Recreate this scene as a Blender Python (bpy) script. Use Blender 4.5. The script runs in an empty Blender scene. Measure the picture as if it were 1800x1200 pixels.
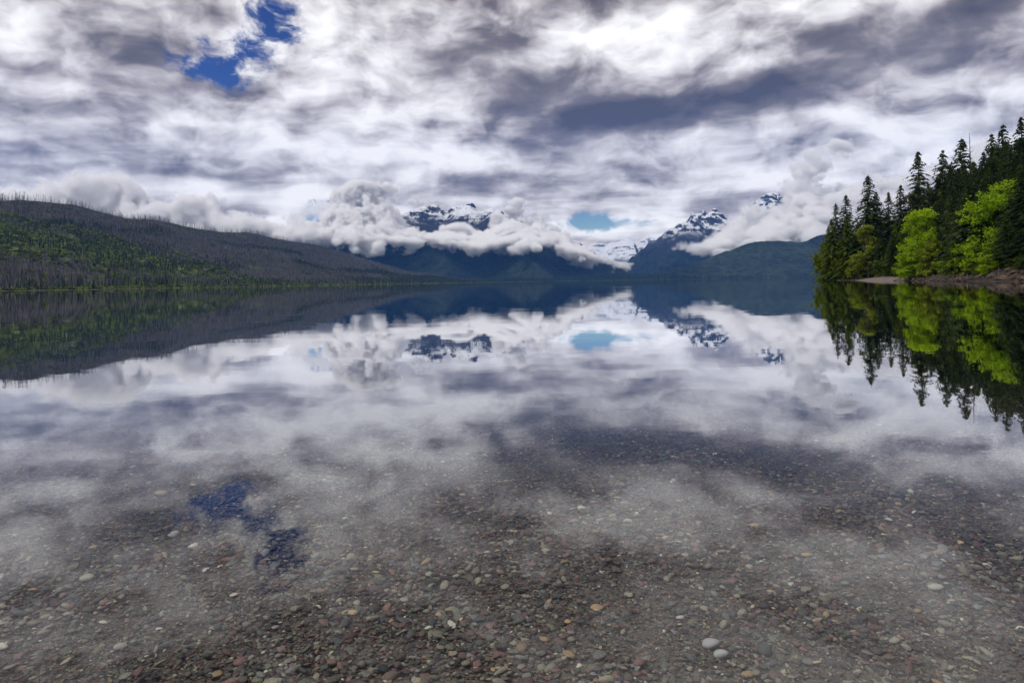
import bpy, bmesh, math, random
import numpy as np
from mathutils import Matrix, Vector, Euler

R = math.radians
sc = bpy.context.scene
C = sc.collection
random.seed(7)
rng = np.random.default_rng(11)

# ------------------------------------------------------------------ camera
CAM_H = 1.7
F = 1200.0                       # focal length in pixels of the 1800 px wide photograph
ROLL = R(0.9)
PX0, PY0 = 900.0, 495.4
cam = bpy.data.cameras.new('camera')
cam.lens = 24; cam.sensor_width = 36
cam.shift_y = -(600 - PY0) / 1800.0
cam.clip_start = 0.1; cam.clip_end = 90000
camo = bpy.data.objects.new('camera', cam); C.objects.link(camo)
camo.matrix_world = Matrix.Translation((0, 0, CAM_H)) @ Matrix.Rotation(ROLL, 4, 'Y') @ Matrix.Rotation(R(90), 4, 'X')
sc.camera = camo

def ray(px, py):
    dx = (px - PX0) / F; dy = (PY0 - py) / F
    c, s = math.cos(ROLL), math.sin(ROLL)
    return dx * c + dy * s, -dx * s + dy * c        # x/y and z/y of the world direction

def at(px, py, Y):
    x, z = ray(px, py)
    return Vector((x * Y, Y, CAM_H + z * Y))

# ------------------------------------------------------------------ node helper
class NT:
    def __init__(self, tree):
        self.t = tree; self.n = tree.nodes; self.l = tree.links
    def new(self, kind, **kw):
        nd = self.n.new(kind)
        for k, v in kw.items(): setattr(nd, k, v)
        return nd
    def put(self, sock, v):
        if isinstance(v, bpy.types.NodeSocket): self.l.new(v, sock)
        elif v is not None: sock.default_value = v
    def math(self, op, a, b=None, c=None, clamp=False):
        nd = self.new('ShaderNodeMath', operation=op, use_clamp=clamp)
        self.put(nd.inputs[0], a)
        if b is not None: self.put(nd.inputs[1], b)
        if c is not None: self.put(nd.inputs[2], c)
        return nd.outputs[0]
    def vmath(self, op, a, b=None, scale=None):
        nd = self.new('ShaderNodeVectorMath', operation=op)
        self.put(nd.inputs[0], a)
        if b is not None: self.put(nd.inputs[1], b)
        if scale is not None: self.put(nd.inputs['Scale'], scale)
        return nd.outputs['Value'] if op in ('LENGTH', 'DOT_PRODUCT', 'DISTANCE') else nd.outputs[0]
    def noise(self, vec, scale, detail=4, rough=0.5, lac=2.0, dist=0.0, out='Fac', w=None):
        nd = self.new('ShaderNodeTexNoise')
        if w is not None:
            nd.noise_dimensions = '4D'; self.put(nd.inputs['W'], w)
        if vec is not None: self.put(nd.inputs['Vector'], vec)
        self.put(nd.inputs['Scale'], scale); self.put(nd.inputs['Detail'], detail)
        self.put(nd.inputs['Roughness'], rough); self.put(nd.inputs['Lacunarity'], lac)
        self.put(nd.inputs['Distortion'], dist)
        return nd.outputs[out]
    def ramp(self, fac, stops, interp='LINEAR'):
        nd = self.new('ShaderNodeValToRGB'); cr = nd.color_ramp; cr.interpolation = interp
        while len(cr.elements) < len(stops): cr.elements.new(0.5)
        for e, (p, col) in zip(cr.elements, stops):
            e.position = p; e.color = (*col, 1) if len(col) == 3 else col
        self.put(nd.inputs[0], fac)
        return nd.outputs[0]
    def rng(self, v, a, b, c=0.0, d=1.0, smooth=True):
        nd = self.new('ShaderNodeMapRange'); nd.interpolation_type = 'SMOOTHSTEP' if smooth else 'LINEAR'
        self.put(nd.inputs[0], v)
        for i, q in enumerate((a, b, c, d)): self.put(nd.inputs[i + 1], q)
        return nd.outputs[0]
    def mix(self, fac, a, b, blend='MIX'):
        nd = self.new('ShaderNodeMix', data_type='RGBA', blend_type=blend)
        self.put(nd.inputs[0], fac)
        self.put(nd.inputs[6], (*a, 1) if isinstance(a, tuple) and len(a) == 3 else a)
        self.put(nd.inputs[7], (*b, 1) if isinstance(b, tuple) and len(b) == 3 else b)
        return nd.outputs[2]
    def mapping(self, vec, loc=(0, 0, 0), rot=(0, 0, 0), scale=(1, 1, 1), kind='POINT'):
        nd = self.new('ShaderNodeMapping', vector_type=kind)
        self.put(nd.inputs[0], vec)
        nd.inputs['Location'].default_value = loc; nd.inputs['Rotation'].default_value = rot
        nd.inputs['Scale'].default_value = scale
        return nd.outputs[0]

# ------------------------------------------------------------------ light: sky and sun
SUN_EL, SUN_AZ = R(50), R(242)       # azimuth clockwise from +Y (the view): behind the camera, to the left
world = bpy.data.worlds.new('World'); sc.world = world; world.use_nodes = True
def build_world():
    t = NT(world.node_tree); t.n.clear()
    tc = t.new('ShaderNodeTexCoord').outputs['Generated']
    sky = t.new('ShaderNodeTexSky', sky_type='NISHITA', sun_disc=False)
    sky.sun_elevation = SUN_EL; sky.sun_rotation = SUN_AZ
    sky.air_density = 1.0; sky.dust_density = 0.0; sky.ozone_density = 1.0
    sp = t.new('ShaderNodeSeparateXYZ'); t.put(sp.inputs[0], tc)
    x, y, z = sp.outputs
    z = t.math('ABSOLUTE', z)
    el = t.math('ARCSINE', z); az = t.math('ARCTAN2', x, y)
    A = t.new('ShaderNodeCombineXYZ'); t.put(A.inputs[0], az); t.put(A.inputs[1], el); A = A.outputs[0]
    # cloud layer coordinates: a flat layer overhead, compressed towards the horizon
    zz = t.math('ADD', z, 0.10)
    P = t.new('ShaderNodeCombineXYZ'); t.put(P.inputs[0], t.math('DIVIDE', x, zz)); t.put(P.inputs[1], t.math('DIVIDE', y, zz))
    P = P.outputs[0]
    # warp
    wn = t.noise(P, 0.9, 2, 0.5, out='Color')
    P2 = t.vmath('ADD', P, t.vmath('SCALE', t.vmath('SUBTRACT', wn, (.5, .5, .5)), scale=0.75))
    wa = t.noise(A, 8.0, 3, 0.5, out='Color')
    A2 = t.vmath('ADD', A, t.vmath('MULTIPLY', t.vmath('SUBTRACT', wa, (.5, .5, .5)), (0.11, 0.055, 0)))
    Pm = t.mapping(P2, rot=(0, 0, R(18)), scale=(0.8, 1.0, 1))
    n1 = t.noise(Pm, 1.15, 6, 0.51, 2.1)
    sd = (-0.10, 0.10, 0.0)
    n1s = t.noise(t.vmath('ADD', Pm, sd), 1.25, 3, 0.52, 2.1)
    # billows: puffs seen in angle so that the lumps stay round, lit from above left
    Bm = t.mapping(A2, scale=(1.0, 1.7, 1))
    def puff(vec, d):
        return t.noise(vec, 9.5, d, .50, 2.2)
    p0 = puff(Bm, 5); p1 = puff(t.vmath('ADD', Bm, (-0.014, 0.034, 0.0)), 3)
    b1 = t.noise(Bm, 20, 6, 0.60, 2.1)
    hi_ = t.rng(el, 0.04, 0.22, 0.35, 1.0)
    v = t.math('MULTIPLY_ADD', t.math('SUBTRACT', n1, 0.5), 1.0, 0.655)
    v = t.math('MULTIPLY_ADD', t.math('SUBTRACT', n1, n1s), 0.9, v)
    v = t.math('MULTIPLY_ADD', t.math('SUBTRACT', b1, 0.5), 0.50, v)
    v = t.math('MULTIPLY_ADD', t.math('MULTIPLY', t.math('SUBTRACT', p0, p1), hi_), 1.5, v)
    v = t.math('MULTIPLY_ADD', t.math('SUBTRACT', p0, 0.5), 0.35, v)
    frames = {}
    def blob(acc, px, py, rx, ry, amp, tilt=0, vec=A2):
        qx, qz = ray(px, py)
        a = math.atan(qx); e = math.atan(qz / math.hypot(1, qx))
        ti = min((-10, 0, 8, 15), key=lambda k: abs(k - tilt)); key = (id(vec), ti)
        if key not in frames: frames[key] = vec if ti == 0 else t.mapping(vec, rot=(0, 0, R(-ti)))
        c_, s_ = math.cos(R(ti)), math.sin(R(ti)); a, e = a * c_ + e * s_, -a * s_ + e * c_
        kx, ky = F / 1.5 / rx, F / 1.5 / ry
        m = t.new('ShaderNodeVectorMath', operation='MULTIPLY_ADD'); t.put(m.inputs[0], frames[key]); m.inputs[1].default_value = (kx, ky, 0); m.inputs[2].default_value = (-a * kx, -e * ky, 0)
        g = t.new('ShaderNodeTexGradient', gradient_type='QUADRATIC_SPHERE'); t.put(g.inputs[0], m.outputs[0])
        return t.math('MULTIPLY_ADD', g.outputs['Fac'], amp, acc)
    S = 0.0
    for bl in [
        # px, py, half width, half height, amplitude, tilt: dark bellies
        (940, 140, 220, 95, -0.9, -10), (1085, 205, 190, 75, -1.0, 0), (750, -170, 520, 130, -.5, 0), (1050, -60, 300, 50, -.3, 0), (1640, -90, 170, 60, .3, -10), (300, -200, 300, 100, -.3, 0), (985, 250, 140, 45, -0.45, 0),
        (1500, 108, 380, 62, -0.85, 15), (1300, 172, 170, 44, -0.5, 8), (1215, 118, 55, 26, -0.4, 0), (1720, 30, 200, 50, -0.5, 15), (1180, 165, 60, 40, 0.35, 0), (860, 70, 90, 30, -0.4, 0),
        (150, 60, 280, 70, -0.35, -8), (50, 185, 190, 40, -0.36, -6), (40, 250, 200, 26, -0.3, -4), (150, 150, 200, 30, -0.25, -10), (270, 80, 110, 60, -0.26, 0),
        (780, 95, 90, 34, -0.34, 0), (870, 180, 110, 50, -0.34, 0), (540, 232, 45, 26, -0.42, -20), (690, 190, 150, 40, -0.22, 0),
        (1050, 302, 330, 26, -0.30, 4), (1060, 352, 260, 22, -0.34, 0), (860, 318, 160, 20, -0.25, 0), (1330, 310, 150, 18, -0.2, 5), (1450, 235, 200, 26, -0.2, 10),
        (330, 300, 240, 18, -0.22, 0), (200, 262, 160, 16, -0.2, 0), (420, 215, 160, 22, -0.2, -8),
        # lit parts
        (565, 45, 130, 60, 0.36, 0), (1100, 75, 180, 55, 0.46, 8), (1010, 60, 90, 40, 0.3, 0), (1260, 40, 150, 40, 0.36, 15), (420, 170, 60, 30, 0.2, 0),
        (760, 150, 40, 26, 0.28, 0), (350, 200, 170, 26, 0.2, -8), (600, 270, 260, 34, 0.28, 0), (130, 215, 170, 18, 0.25, 0), (20, 30, 60, 60, 0.3, 0),
        (1580, 215, 330, 46, 0.40, 17), (1690, 270, 200, 40, 0.40, 0), (1500, 300, 300, 26, 0.25, 0), (1150, 335, 230, 14, 0.3, 0),
        (470, 345, 240, 34, 0.34, 0), (1080, 405, 200, 26, 0.38, 0), (960, 110, 40, 20, 0.3, 0), (300, 320, 150, 20, 0.2, 0), (880, 30, 130, 40, 0.25, 0),
    ]: S = blob(S, *bl)
    v = t.math('MULTIPLY_ADD', S, t.math('MULTIPLY_ADD', p0, 1.5, -0.05), v)
    S2 = t.math('MULTIPLY_ADD', t.math('SUBTRACT', n1, 0.5), 0.5, 0.0)
    v = t.math('MAXIMUM', v, t.math('MULTIPLY_ADD', v, 0.55, t.math('ADD', 0.10, S2)))
    v = t.math('MULTIPLY_ADD', t.rng(el, 0.0, 0.20, 1, 0), 0.10, v)
    col = t.ramp(v, [(0.0, (.085, .063, .045)), (0.22, (.205, .170, .148)), (0.45, (.470, .420, .400)), (0.64, (.75, .705, .685)), (0.86, (1.02, .985, .96)), (1.0, (1.16, 1.12, 1.08))])
    # gaps of blue sky
    h = 0.0
    A3 = t.vmath('ADD', A, t.vmath('MULTIPLY', t.vmath('SUBTRACT', wa, (.5, .5, .5)), (0.13, 0.07, 0)))
    for bl in [(476, 22, 48, 50, 1.25, 0), (402, 92, 100, 36, 1.05, 15), (383, 128, 50, 20, .95, 0), (340, 95, 60, 18, .6, 0), (560, 97, 46, 14, .5, 0)]:
        h = blob(h, *bl, vec=A3)
    A4 = t.vmath('ADD', A, t.vmath('MULTIPLY', t.vmath('SUBTRACT', wa, (.5, .5, .5)), (0.05, 0.012, 0)))
    for bl in [(1040, 391, 92, 18, 1.6, 0), (578, 354, 60, 8, .62, 0), (560, 384, 46, 9, .55, 0)]:
        h = blob(h, *bl, vec=A4)
    hn = t.math('MULTIPLY_ADD', t.math('SUBTRACT', b1, 0.5), -3.0, h)
    hole = t.rng(hn, 0.12, 0.80)
    hole = t.math('MULTIPLY', hole, t.rng(h, 0.0, 0.16))
    hs = t.new('ShaderNodeHueSaturation'); t.put(hs.inputs['Color'], sky.outputs[0])
    hs.inputs['Saturation'].default_value = 1.15; hs.inputs['Hue'].default_value = 0.522
    gm_ = t.new('ShaderNodeGamma'); t.put(gm_.inputs[0], t.vmath('SCALE', hs.outputs[0], scale=0.10)); gm_.inputs[1].default_value = 1.85
    blue = gm_.outputs[0]
    out = t.new('ShaderNodeBackground')
    t.put(out.inputs[0], t.mix(hole, col, blue)); out.inputs[1].default_value = 1.0
    o = t.new('ShaderNodeOutputWorld'); t.l.new(out.outputs[0], o.inputs[0])
build_world()
world.cycles.sampling_method = 'MANUAL'; world.cycles.sample_map_resolution = 512

sun = bpy.data.lights.new('sun', 'SUN'); sun.energy = 1.5; sun.angle = R(12); sun.color = (1, .955, .88)
suno = bpy.data.objects.new('sun', sun); C.objects.link(suno)
sdir = Vector((math.sin(SUN_AZ) * math.cos(SUN_EL), math.cos(SUN_AZ) * math.cos(SUN_EL), math.sin(SUN_EL)))
suno.rotation_euler = (-sdir).to_track_quat('-Z', 'Y').to_euler()

vs = sc.view_settings
vs.view_transform = 'Standard'; vs.look = 'None'; vs.exposure = 0.12; vs.gamma = 1.0; vs.use_curve_mapping = False
cy = sc.cycles
sc.render.engine = 'CYCLES'
cy.use_denoising = True
cy.max_bounces = 16; cy.diffuse_bounces = 2; cy.glossy_bounces = 3; cy.transmission_bounces = 4; cy.transparent_max_bounces = 12
cy.volume_bounces = 14
cy.volume_step_rate = 1.0
cy.caustics_reflective = False
cy.use_adaptive_sampling = True; cy.adaptive_threshold = 0.02; cy.adaptive_min_samples = 16

# ------------------------------------------------------------------ helpers
def tag(o, label=None, cat=None, group=None, kind=None):
    if label: o['label'] = label
    if cat: o['category'] = cat
    if group: o['group'] = group
    if kind: o['kind'] = kind
    return o
def mesh(name, v, f, mat=None, smooth=False):
    me = bpy.data.meshes.new(name)
    v = np.asarray(v, dtype=np.float32)
    if isinstance(f, np.ndarray):
        n, k = f.shape
        me.vertices.add(len(v)); me.vertices.foreach_set('co', v.ravel())
        me.loops.add(n * k); me.loops.foreach_set('vertex_index', f.astype(np.int32).ravel())
        me.polygons.add(n); me.polygons.foreach_set('loop_start', np.arange(0, n * k, k, dtype=np.int32))
        me.update(calc_edges=True)
    else:
        me.from_pydata(v.tolist(), [], f)
    if mat: me.materials.append(mat)
    if smooth: me.polygons.foreach_set('use_smooth', np.ones(len(me.polygons), dtype=bool))
    return me
def obj(name, me, parent=None, loc=(0, 0, 0)):
    o = bpy.data.objects.new(name, me); C.objects.link(o); o.location = loc
    if parent: o.parent = parent
    return o
def empty(name, loc=(0, 0, 0)):
    o = bpy.data.objects.new(name, None); C.objects.link(o); o.location = loc; o.empty_display_size = .1
    return o

PERM = np.random.default_rng(3).permutation(512).astype(np.int64)
PERM = np.concatenate([PERM, PERM, PERM])
def perlin2(x, y):
    xi = np.floor(x).astype(np.int64); yi = np.floor(y).astype(np.int64)
    xf = x - xi; yf = y - yi; xi &= 511; yi &= 511
    u = xf * xf * xf * (xf * (xf * 6 - 15) + 10); w = yf * yf * yf * (yf * (yf * 6 - 15) + 10)
    def g(a, b, dx, dy):
        h = PERM[PERM[a & 511] + (b & 511)] * (2 * math.pi / 512)
        return np.cos(h) * dx + np.sin(h) * dy
    n00 = g(xi, yi, xf, yf); n10 = g(xi + 1, yi, xf - 1, yf); n01 = g(xi, yi + 1, xf, yf - 1); n11 = g(xi + 1, yi + 1, xf - 1, yf - 1)
    a = n00 + u * (n10 - n00); b = n01 + u * (n11 - n01)
    return (a + w * (b - a)) * 1.5
def fbm2(x, y, oct=5, gain=.5, ridged=False):
    s = np.zeros_like(x); a = 1.0; tot = 0
    for i in range(oct):
        n = perlin2(x * 2 ** i + 17.3 * i, y * 2 ** i - 9.1 * i)
        s += a * ((1 - 2 * np.abs(n)) if ridged else n); tot += a; a *= gain
    return s / tot
def perlin3(x, y, z):
    xi = np.floor(x).astype(np.int32); yi = np.floor(y).astype(np.int32); zi = np.floor(z).astype(np.int32)
    xf = (x - xi).astype(np.float32); yf = (y - yi).astype(np.float32); zf = (z - zi).astype(np.float32)
    u = xf * xf * (3 - 2 * xf); v = yf * yf * (3 - 2 * yf); w = zf * zf * (3 - 2 * zf)
    G = np.random.default_rng(5).normal(size=(512, 3)).astype(np.float32); G /= np.linalg.norm(G, axis=1)[:, None]
    P = PERM
    def g(i, j, k):
        h = P[P[P[(xi + i) & 511] + ((yi + j) & 511)] % 512 + ((zi + k) & 511)] % 512
        return G[h, 0] * (xf - i) + G[h, 1] * (yf - j) + G[h, 2] * (zf - k)
    def l(t, a, b): return a + t * (b - a)
    return 1.6 * l(w, l(v, l(u, g(0, 0, 0), g(1, 0, 0)), l(u, g(0, 1, 0), g(1, 1, 0))),
                   l(v, l(u, g(0, 0, 1), g(1, 0, 1)), l(u, g(0, 1, 1), g(1, 1, 1))))

def grid(name, xs, ys, zf, mat, cull=None):
    X, Y = np.meshgrid(xs, ys); Z = zf(X, Y)
    v = np.stack([X.ravel(), Y.ravel(), Z.ravel()], 1)
    nx = len(xs); ny = len(ys)
    i = (np.arange(ny - 1)[:, None] * nx + np.arange(nx - 1)[None]).ravel()
    f = np.stack([i, i + 1, i + nx + 1, i + nx], 1)
    if cull is not None:
        keep = (Z.ravel()[f] > cull).any(1); f = f[keep]
        used = np.unique(f); re = np.zeros(len(v), np.int64); re[used] = np.arange(len(used)); v = v[used]; f = re[f]
    return mesh(name, v, f, mat, True)

def material(name):
    m = bpy.data.materials.new(name); m.use_nodes = True
    t = NT(m.node_tree); t.n.clear()
    out = t.new('ShaderNodeOutputMaterial')
    return m, t, out
def principled(t, out, color, rough=.8, spec=.3, normal=None):
    b = t.new('ShaderNodeBsdfPrincipled')
    t.put(b.inputs['Base Color'], (*color, 1) if isinstance(color, tuple) and len(color) == 3 else color)
    t.put(b.inputs['Roughness'], rough); b.inputs['Specular IOR Level'].default_value = spec
    if normal is not None: t.l.new(normal, b.inputs['Normal'])
    t.l.new(b.outputs[0], out.inputs[0]); return b
def position(t): return t.new('ShaderNodeNewGeometry').outputs['Position']
def bump(t, h, strength=.5, dist=.1):
    b = t.new('ShaderNodeBump'); b.inputs['Strength'].default_value = strength; b.inputs['Distance'].default_value = dist
    t.l.new(h, b.inputs['Height']); return b.outputs[0]
def obj_random(t): return t.new('ShaderNodeObjectInfo').outputs['Random']

# instances of templates on points, as one stuff object (geometry nodes)
def scatter(name, templates, pts, rot, scl, pick):
    me = bpy.data.meshes.new(name); n = len(pts)
    me.vertices.add(n); me.vertices.foreach_set('co', np.asarray(pts, np.float32).ravel())
    a = me.attributes.new('rot', 'FLOAT_VECTOR', 'POINT'); a.data.foreach_set('vector', np.asarray(rot, np.float32).ravel())
    a = me.attributes.new('scl', 'FLOAT_VECTOR', 'POINT'); a.data.foreach_set('vector', np.asarray(scl, np.float32).ravel())
    a = me.attributes.new('pick', 'INT', 'POINT'); a.data.foreach_set('value', np.asarray(pick, np.int32).ravel())
    o = obj(name, me)
    ng = bpy.data.node_groups.new(name, 'GeometryNodeTree')
    ng.interface.new_socket('Geometry', in_out='INPUT', socket_type='NodeSocketGeometry')
    ng.interface.new_socket('Geometry', in_out='OUTPUT', socket_type='NodeSocketGeometry')
    N = ng.nodes; L = ng.links
    gi = N.new('NodeGroupInput'); go = N.new('NodeGroupOutput')
    iop = N.new('GeometryNodeInstanceOnPoints'); jn = N.new('GeometryNodeJoinGeometry')
    for tm in reversed(templates):
        oi = N.new('GeometryNodeObjectInfo'); oi.inputs['Object'].default_value = tm; oi.inputs['As Instance'].default_value = True
        L.new(oi.outputs['Geometry'], jn.inputs[0])
    def attr(nm, ty):
        q = N.new('GeometryNodeInputNamedAttribute'); q.data_type = ty; q.inputs['Name'].default_value = nm
        return q.outputs['Attribute']
    L.new(gi.outputs[0], iop.inputs['Points']); L.new(jn.outputs[0], iop.inputs['Instance'])
    iop.inputs['Pick Instance'].default_value = True
    L.new(attr('pick', 'INT'), iop.inputs['Instance Index'])
    e2r = N.new('FunctionNodeEulerToRotation'); L.new(attr('rot', 'FLOAT_VECTOR'), e2r.inputs[0]); L.new(e2r.outputs[0], iop.inputs['Rotation'])
    L.new(attr('scl', 'FLOAT_VECTOR'), iop.inputs['Scale'])
    L.new(iop.outputs[0], go.inputs[0])
    md = o.modifiers.new('scatter', 'NODES'); md.node_group = ng
    return o
def template(name, me):           # source shape for scatter, never linked to the scene itself
    return bpy.data.objects.new(name, me)

# ================================================================== SETTING
# ------------------------------------------------------------------ lake water
m_water, t, out = material('lake_water')
pos = position(t)
def slope(scale, sx, sy, amp, detail, seed):
    c = t.noise(t.mapping(pos, loc=(seed, seed * .7, 0), scale=(sx, sy, 1)), scale, detail, .5, out='Color')
    return t.vmath('MULTIPLY', t.vmath('SUBTRACT', c, (.5, .5, .5)), (amp * .6, amp, 0))
patch = t.rng(t.noise(t.mapping(pos, scale=(.0022, .009, 1)), 1.0, 3, .5), .46, .66, .45, 2.0)
s = t.vmath('ADD', slope(1, .55, 1.5, .016, 3, 0), slope(1, 3.0, 6.0, .009, 2, 5))
s = t.vmath('SCALE', t.vmath('ADD', s, slope(1, .10, .3, .010, 2, 9)), scale=patch)
nrm = t.vmath('NORMALIZE', t.vmath('ADD', s, (0, 0, 1)))
fr = t.new('ShaderNodeFresnel'); fr.inputs[0].default_value = 1.333; t.l.new(nrm, fr.inputs['Normal'])
gl = t.new('ShaderNodeBsdfGlossy'); gl.inputs['Roughness'].default_value = 0.015; gl.inputs['Color'].default_value = (1, 1, 1, 1); t.l.new(nrm, gl.inputs['Normal'])
tr = t.new('ShaderNodeBsdfTransparent'); tr.inputs[0].default_value = (.97, .98, .98, 1)
mx = t.new('ShaderNodeMixShader'); t.l.new(t.math('MINIMUM', t.math('MULTIPLY', fr.outputs[0], t.rng(fr.outputs[0], .07, .30, 1.0, 1.6)), .97), mx.inputs[0]); t.l.new(tr.outputs[0], mx.inputs[1]); t.l.new(gl.outputs[0], mx.inputs[2])
t.l.new(mx.outputs[0], out.inputs[0])
vab = t.new('ShaderNodeVolumeAbsorption'); vab.inputs['Color'].default_value = (.50, .60, .56, 1); vab.inputs['Density'].default_value = .42
t.l.new(vab.outputs[0], out.inputs['Volume'])
W = 15500
tag(obj('lake_water', mesh('lake_water', [(x_, y_, z_) for z_ in (0, -13.4) for x_, y_ in ((-W, -390), (W, -390), (W, W), (-W, W))], [(0, 1, 2, 3), (7, 6, 5, 4), (0, 4, 5, 1), (1, 5, 6, 2), (2, 6, 7, 3), (3, 7, 4, 0)], m_water)), 'calm clear mirror-like lake water over a stony bed', kind='structure')

# ------------------------------------------------------------------ lake bed
DY = np.array([-400, 0, 2.5, 6, 12, 25, 60, 150, 400, 1e6]); DZ = np.array([-.05, -.07, -.12, -.29, -.68, -1.7, -5, -10, -12, -12])
def bed_z(X, Y):
    z = np.interp(Y, DY, DZ)
    near = np.clip((30 - Y) / 20, 0, 1) * np.clip((Y + 10) / 8, 0, 1)
    return z + near * (.018 * perlin2(X * .9, Y * .9) + .03 * perlin2(X * .3 + 5, Y * .3)) * np.clip(.3 + Y / 8, 0, 1)
PAL = [(.045, .045, .046), (.090, .052, .048), (.100, .098, .074), (.066, .066, .056), (.115, .072, .060), (.150, .138, .105), (.052, .040, .038), (.105, .105, .102), (.075, .056, .046), (.30, .215, .125), (.27, .265, .225), (.120, .110, .078)]
PAL = [tuple(min(.6, q * 1.6) for q in c) for c in PAL]
PSTOP = [0, .13, .25, .38, .49, .57, .67, .77, .86, .945, .960, .978]
m_bed, t, out = material('lake_bed')
pos = position(t)
vo = t.new('ShaderNodeTexVoronoi'); vo.inputs['Scale'].default_value = 1.0
t.l.new(t.mapping(pos, scale=(48, 75, 60)), vo.inputs['Vector'])
sepc = t.new('ShaderNodeSeparateColor'); t.l.new(vo.outputs['Color'], sepc.inputs[0])
pc = t.ramp(sepc.outputs[0], [(PSTOP[i], PAL[i]) for i in range(12)], 'CONSTANT')
sz = t.new('ShaderNodeSeparateXYZ'); t.l.new(pos, sz.inputs[0])
grit = t.mix(t.rng(t.noise(pos, 220, 3, .6), .35, .65), (.035, .030, .026), (.19, .165, .13))
colb = t.mix(.55, pc, grit)
colb = t.mix(t.rng(sz.outputs[2], -1.2, -5, 0, 1), colb, (.020, .026, .022))  # dark silt tone with depth, painted in for light the deep water absorbs
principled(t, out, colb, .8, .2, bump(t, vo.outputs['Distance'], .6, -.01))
ys = np.concatenate([np.linspace(-8, 20, 180), np.geomspace(21, W - 5, 60)])
def bed_mesh():
    us = np.linspace(-1, 1, 161)
    X = us[None, :] * (np.maximum(ys, 8)[:, None] * 1.25); X[:, 0] = -W + 5; X[:, -1] = W - 5
    Y = np.repeat(ys[:, None], 161, 1); Z = bed_z(X, Y)
    i = (np.arange(len(ys) - 1)[:, None] * 161 + np.arange(160)[None]).ravel()
    return mesh('lake_bed', np.stack([X.ravel(), Y.ravel(), Z.ravel()], 1), np.stack([i, i + 1, i + 162, i + 161], 1), m_bed, True)
bed = tag(obj('lake_bed', bed_mesh()), 'gravelly lake bed sloping away under clear water', kind='structure')

# ------------------------------------------------------------------ distant mountains
def ridge_height(lines, slope, power=1.0):
    segs = []
    for ln in lines:
        P = [at(*q) for q in ln]
        segs += list(zip(P[:-1], P[1:]))
    def f(X, Y):
        H = np.full(X.shape, -1e9)
        for a, b in segs:
            ab = np.array([b.x - a.x, b.y - a.y]); L2 = (ab ** 2).sum() + 1e-6
            u = np.clip(((X - a.x) * ab[0] + (Y - a.y) * ab[1]) / L2, 0, 1)
            d = np.hypot(X - a.x - u * ab[0], Y - a.y - u * ab[1])
            zr = a.z + u * (b.z - a.z)
            H = np.maximum(H, zr - slope * d ** power)
        return H
    return f
def mountain_mat(name, forest_a, forest_b, rock, snow_lo, snow_hi, snow_amt=1.0):
    m, t, out = material(name)
    pos = position(t); g = t.new('ShaderNodeNewGeometry')
    sz = t.new('ShaderNodeSeparateXYZ'); t.l.new(pos, sz.inputs[0]); z = sz.outputs[2]
    sn = t.new('ShaderNodeSeparateXYZ'); t.l.new(g.outputs['Normal'], sn.inputs[0]); nz = sn.outputs[2]
    big = t.noise(pos, .0022, 5, .6); fine = t.noise(pos, .018, 5, .65)
    fc = t.mix(t.rng(big, .35, .65), forest_a, forest_b)
    fc = t.mix(t.rng(fine, .3, .7), t.vmath('SCALE', fc, scale=.4), t.vmath('SCALE', fc, scale=1.7))
    rk = t.mix(t.rng(fine, .35, .65), rock, tuple(c * .45 for c in rock))
    alt = t.math('MULTIPLY_ADD', t.math('SUBTRACT', big, .5), 420, z)
    alt = t.math('MULTIPLY_ADD', t.math('SUBTRACT', fine, .5), 240, alt)
    c = t.mix(t.rng(alt, snow_lo - 260, snow_lo - 20), fc, rk)
    # strata bands of bare rock between snow ledges
    strat = t.noise(t.mapping(pos, scale=(.0012, .0012, .022)), 1.0, 4, .6)
    sm = t.math('MULTIPLY', t.rng(alt, snow_lo, snow_hi), t.rng(t.math('MULTIPLY_ADD', t.math('SUBTRACT', strat, .5), .75, t.math('MULTIPLY_ADD', t.math('SUBTRACT', t.noise(t.mapping(pos, scale=(1, 1, .22)), .035, 4, .7), .5), .7, nz)), .67, .76))
    sm = t.math('MULTIPLY', sm, snow_amt)
    c = t.mix(sm, c, (.78, .80, .84))
    principled(t, out, c, .9, .1, bump(t, fine, .9, 25))
    return m
def mountain(name, lines, slope, xr, yr, cell, mat, amp, label, seed, power=1.0, wl=700, rough=.5):
    f = ridge_height(lines, slope, power)
    def z(X, Y):
        wx = fbm2(X / 700 + seed, Y / 700, 4) * 240; wy = fbm2(X / 700, Y / 700 + seed, 4) * 240
        H = f(X + wx * .5, Y + wy * .5)
        k = np.clip(H / 350, .15, 1)
        H = H + amp * k * (fbm2(X / wl + seed, Y / wl + 3 * seed, 6, rough, True) - .45)
        H = H + amp * .22 * k * fbm2(X / 110, Y / 110 + seed, 4, .6)
        return H
    xs = np.arange(xr[0], xr[1], cell); ys = np.arange(yr[0], yr[1], cell)
    return tag(obj(name, grid(name, xs, ys, z, mat, -12)), label, kind='structure')
m_mtA = mountain_mat('mountain_forest_dark', (.008, .015, .013), (.021, .030, .017), (.05, .05, .06), 760, 930, 1.0)
m_mtB = mountain_mat('mountain_rock_snow', (.007, .014, .016), (.018, .028, .024), (.045, .05, .06), 540, 820, 1.0)
m_mtC = mountain_mat('mountain_forest_low', (.007, .013, .010), (.024, .036, .020), (.09, .09, .1), 2600, 2900, 0)
m_mtD = mountain_mat('mountain_snowfield', (.05, .06, .07), (.06, .07, .08), (.10, .11, .13), 330, 480, 1.0)
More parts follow.
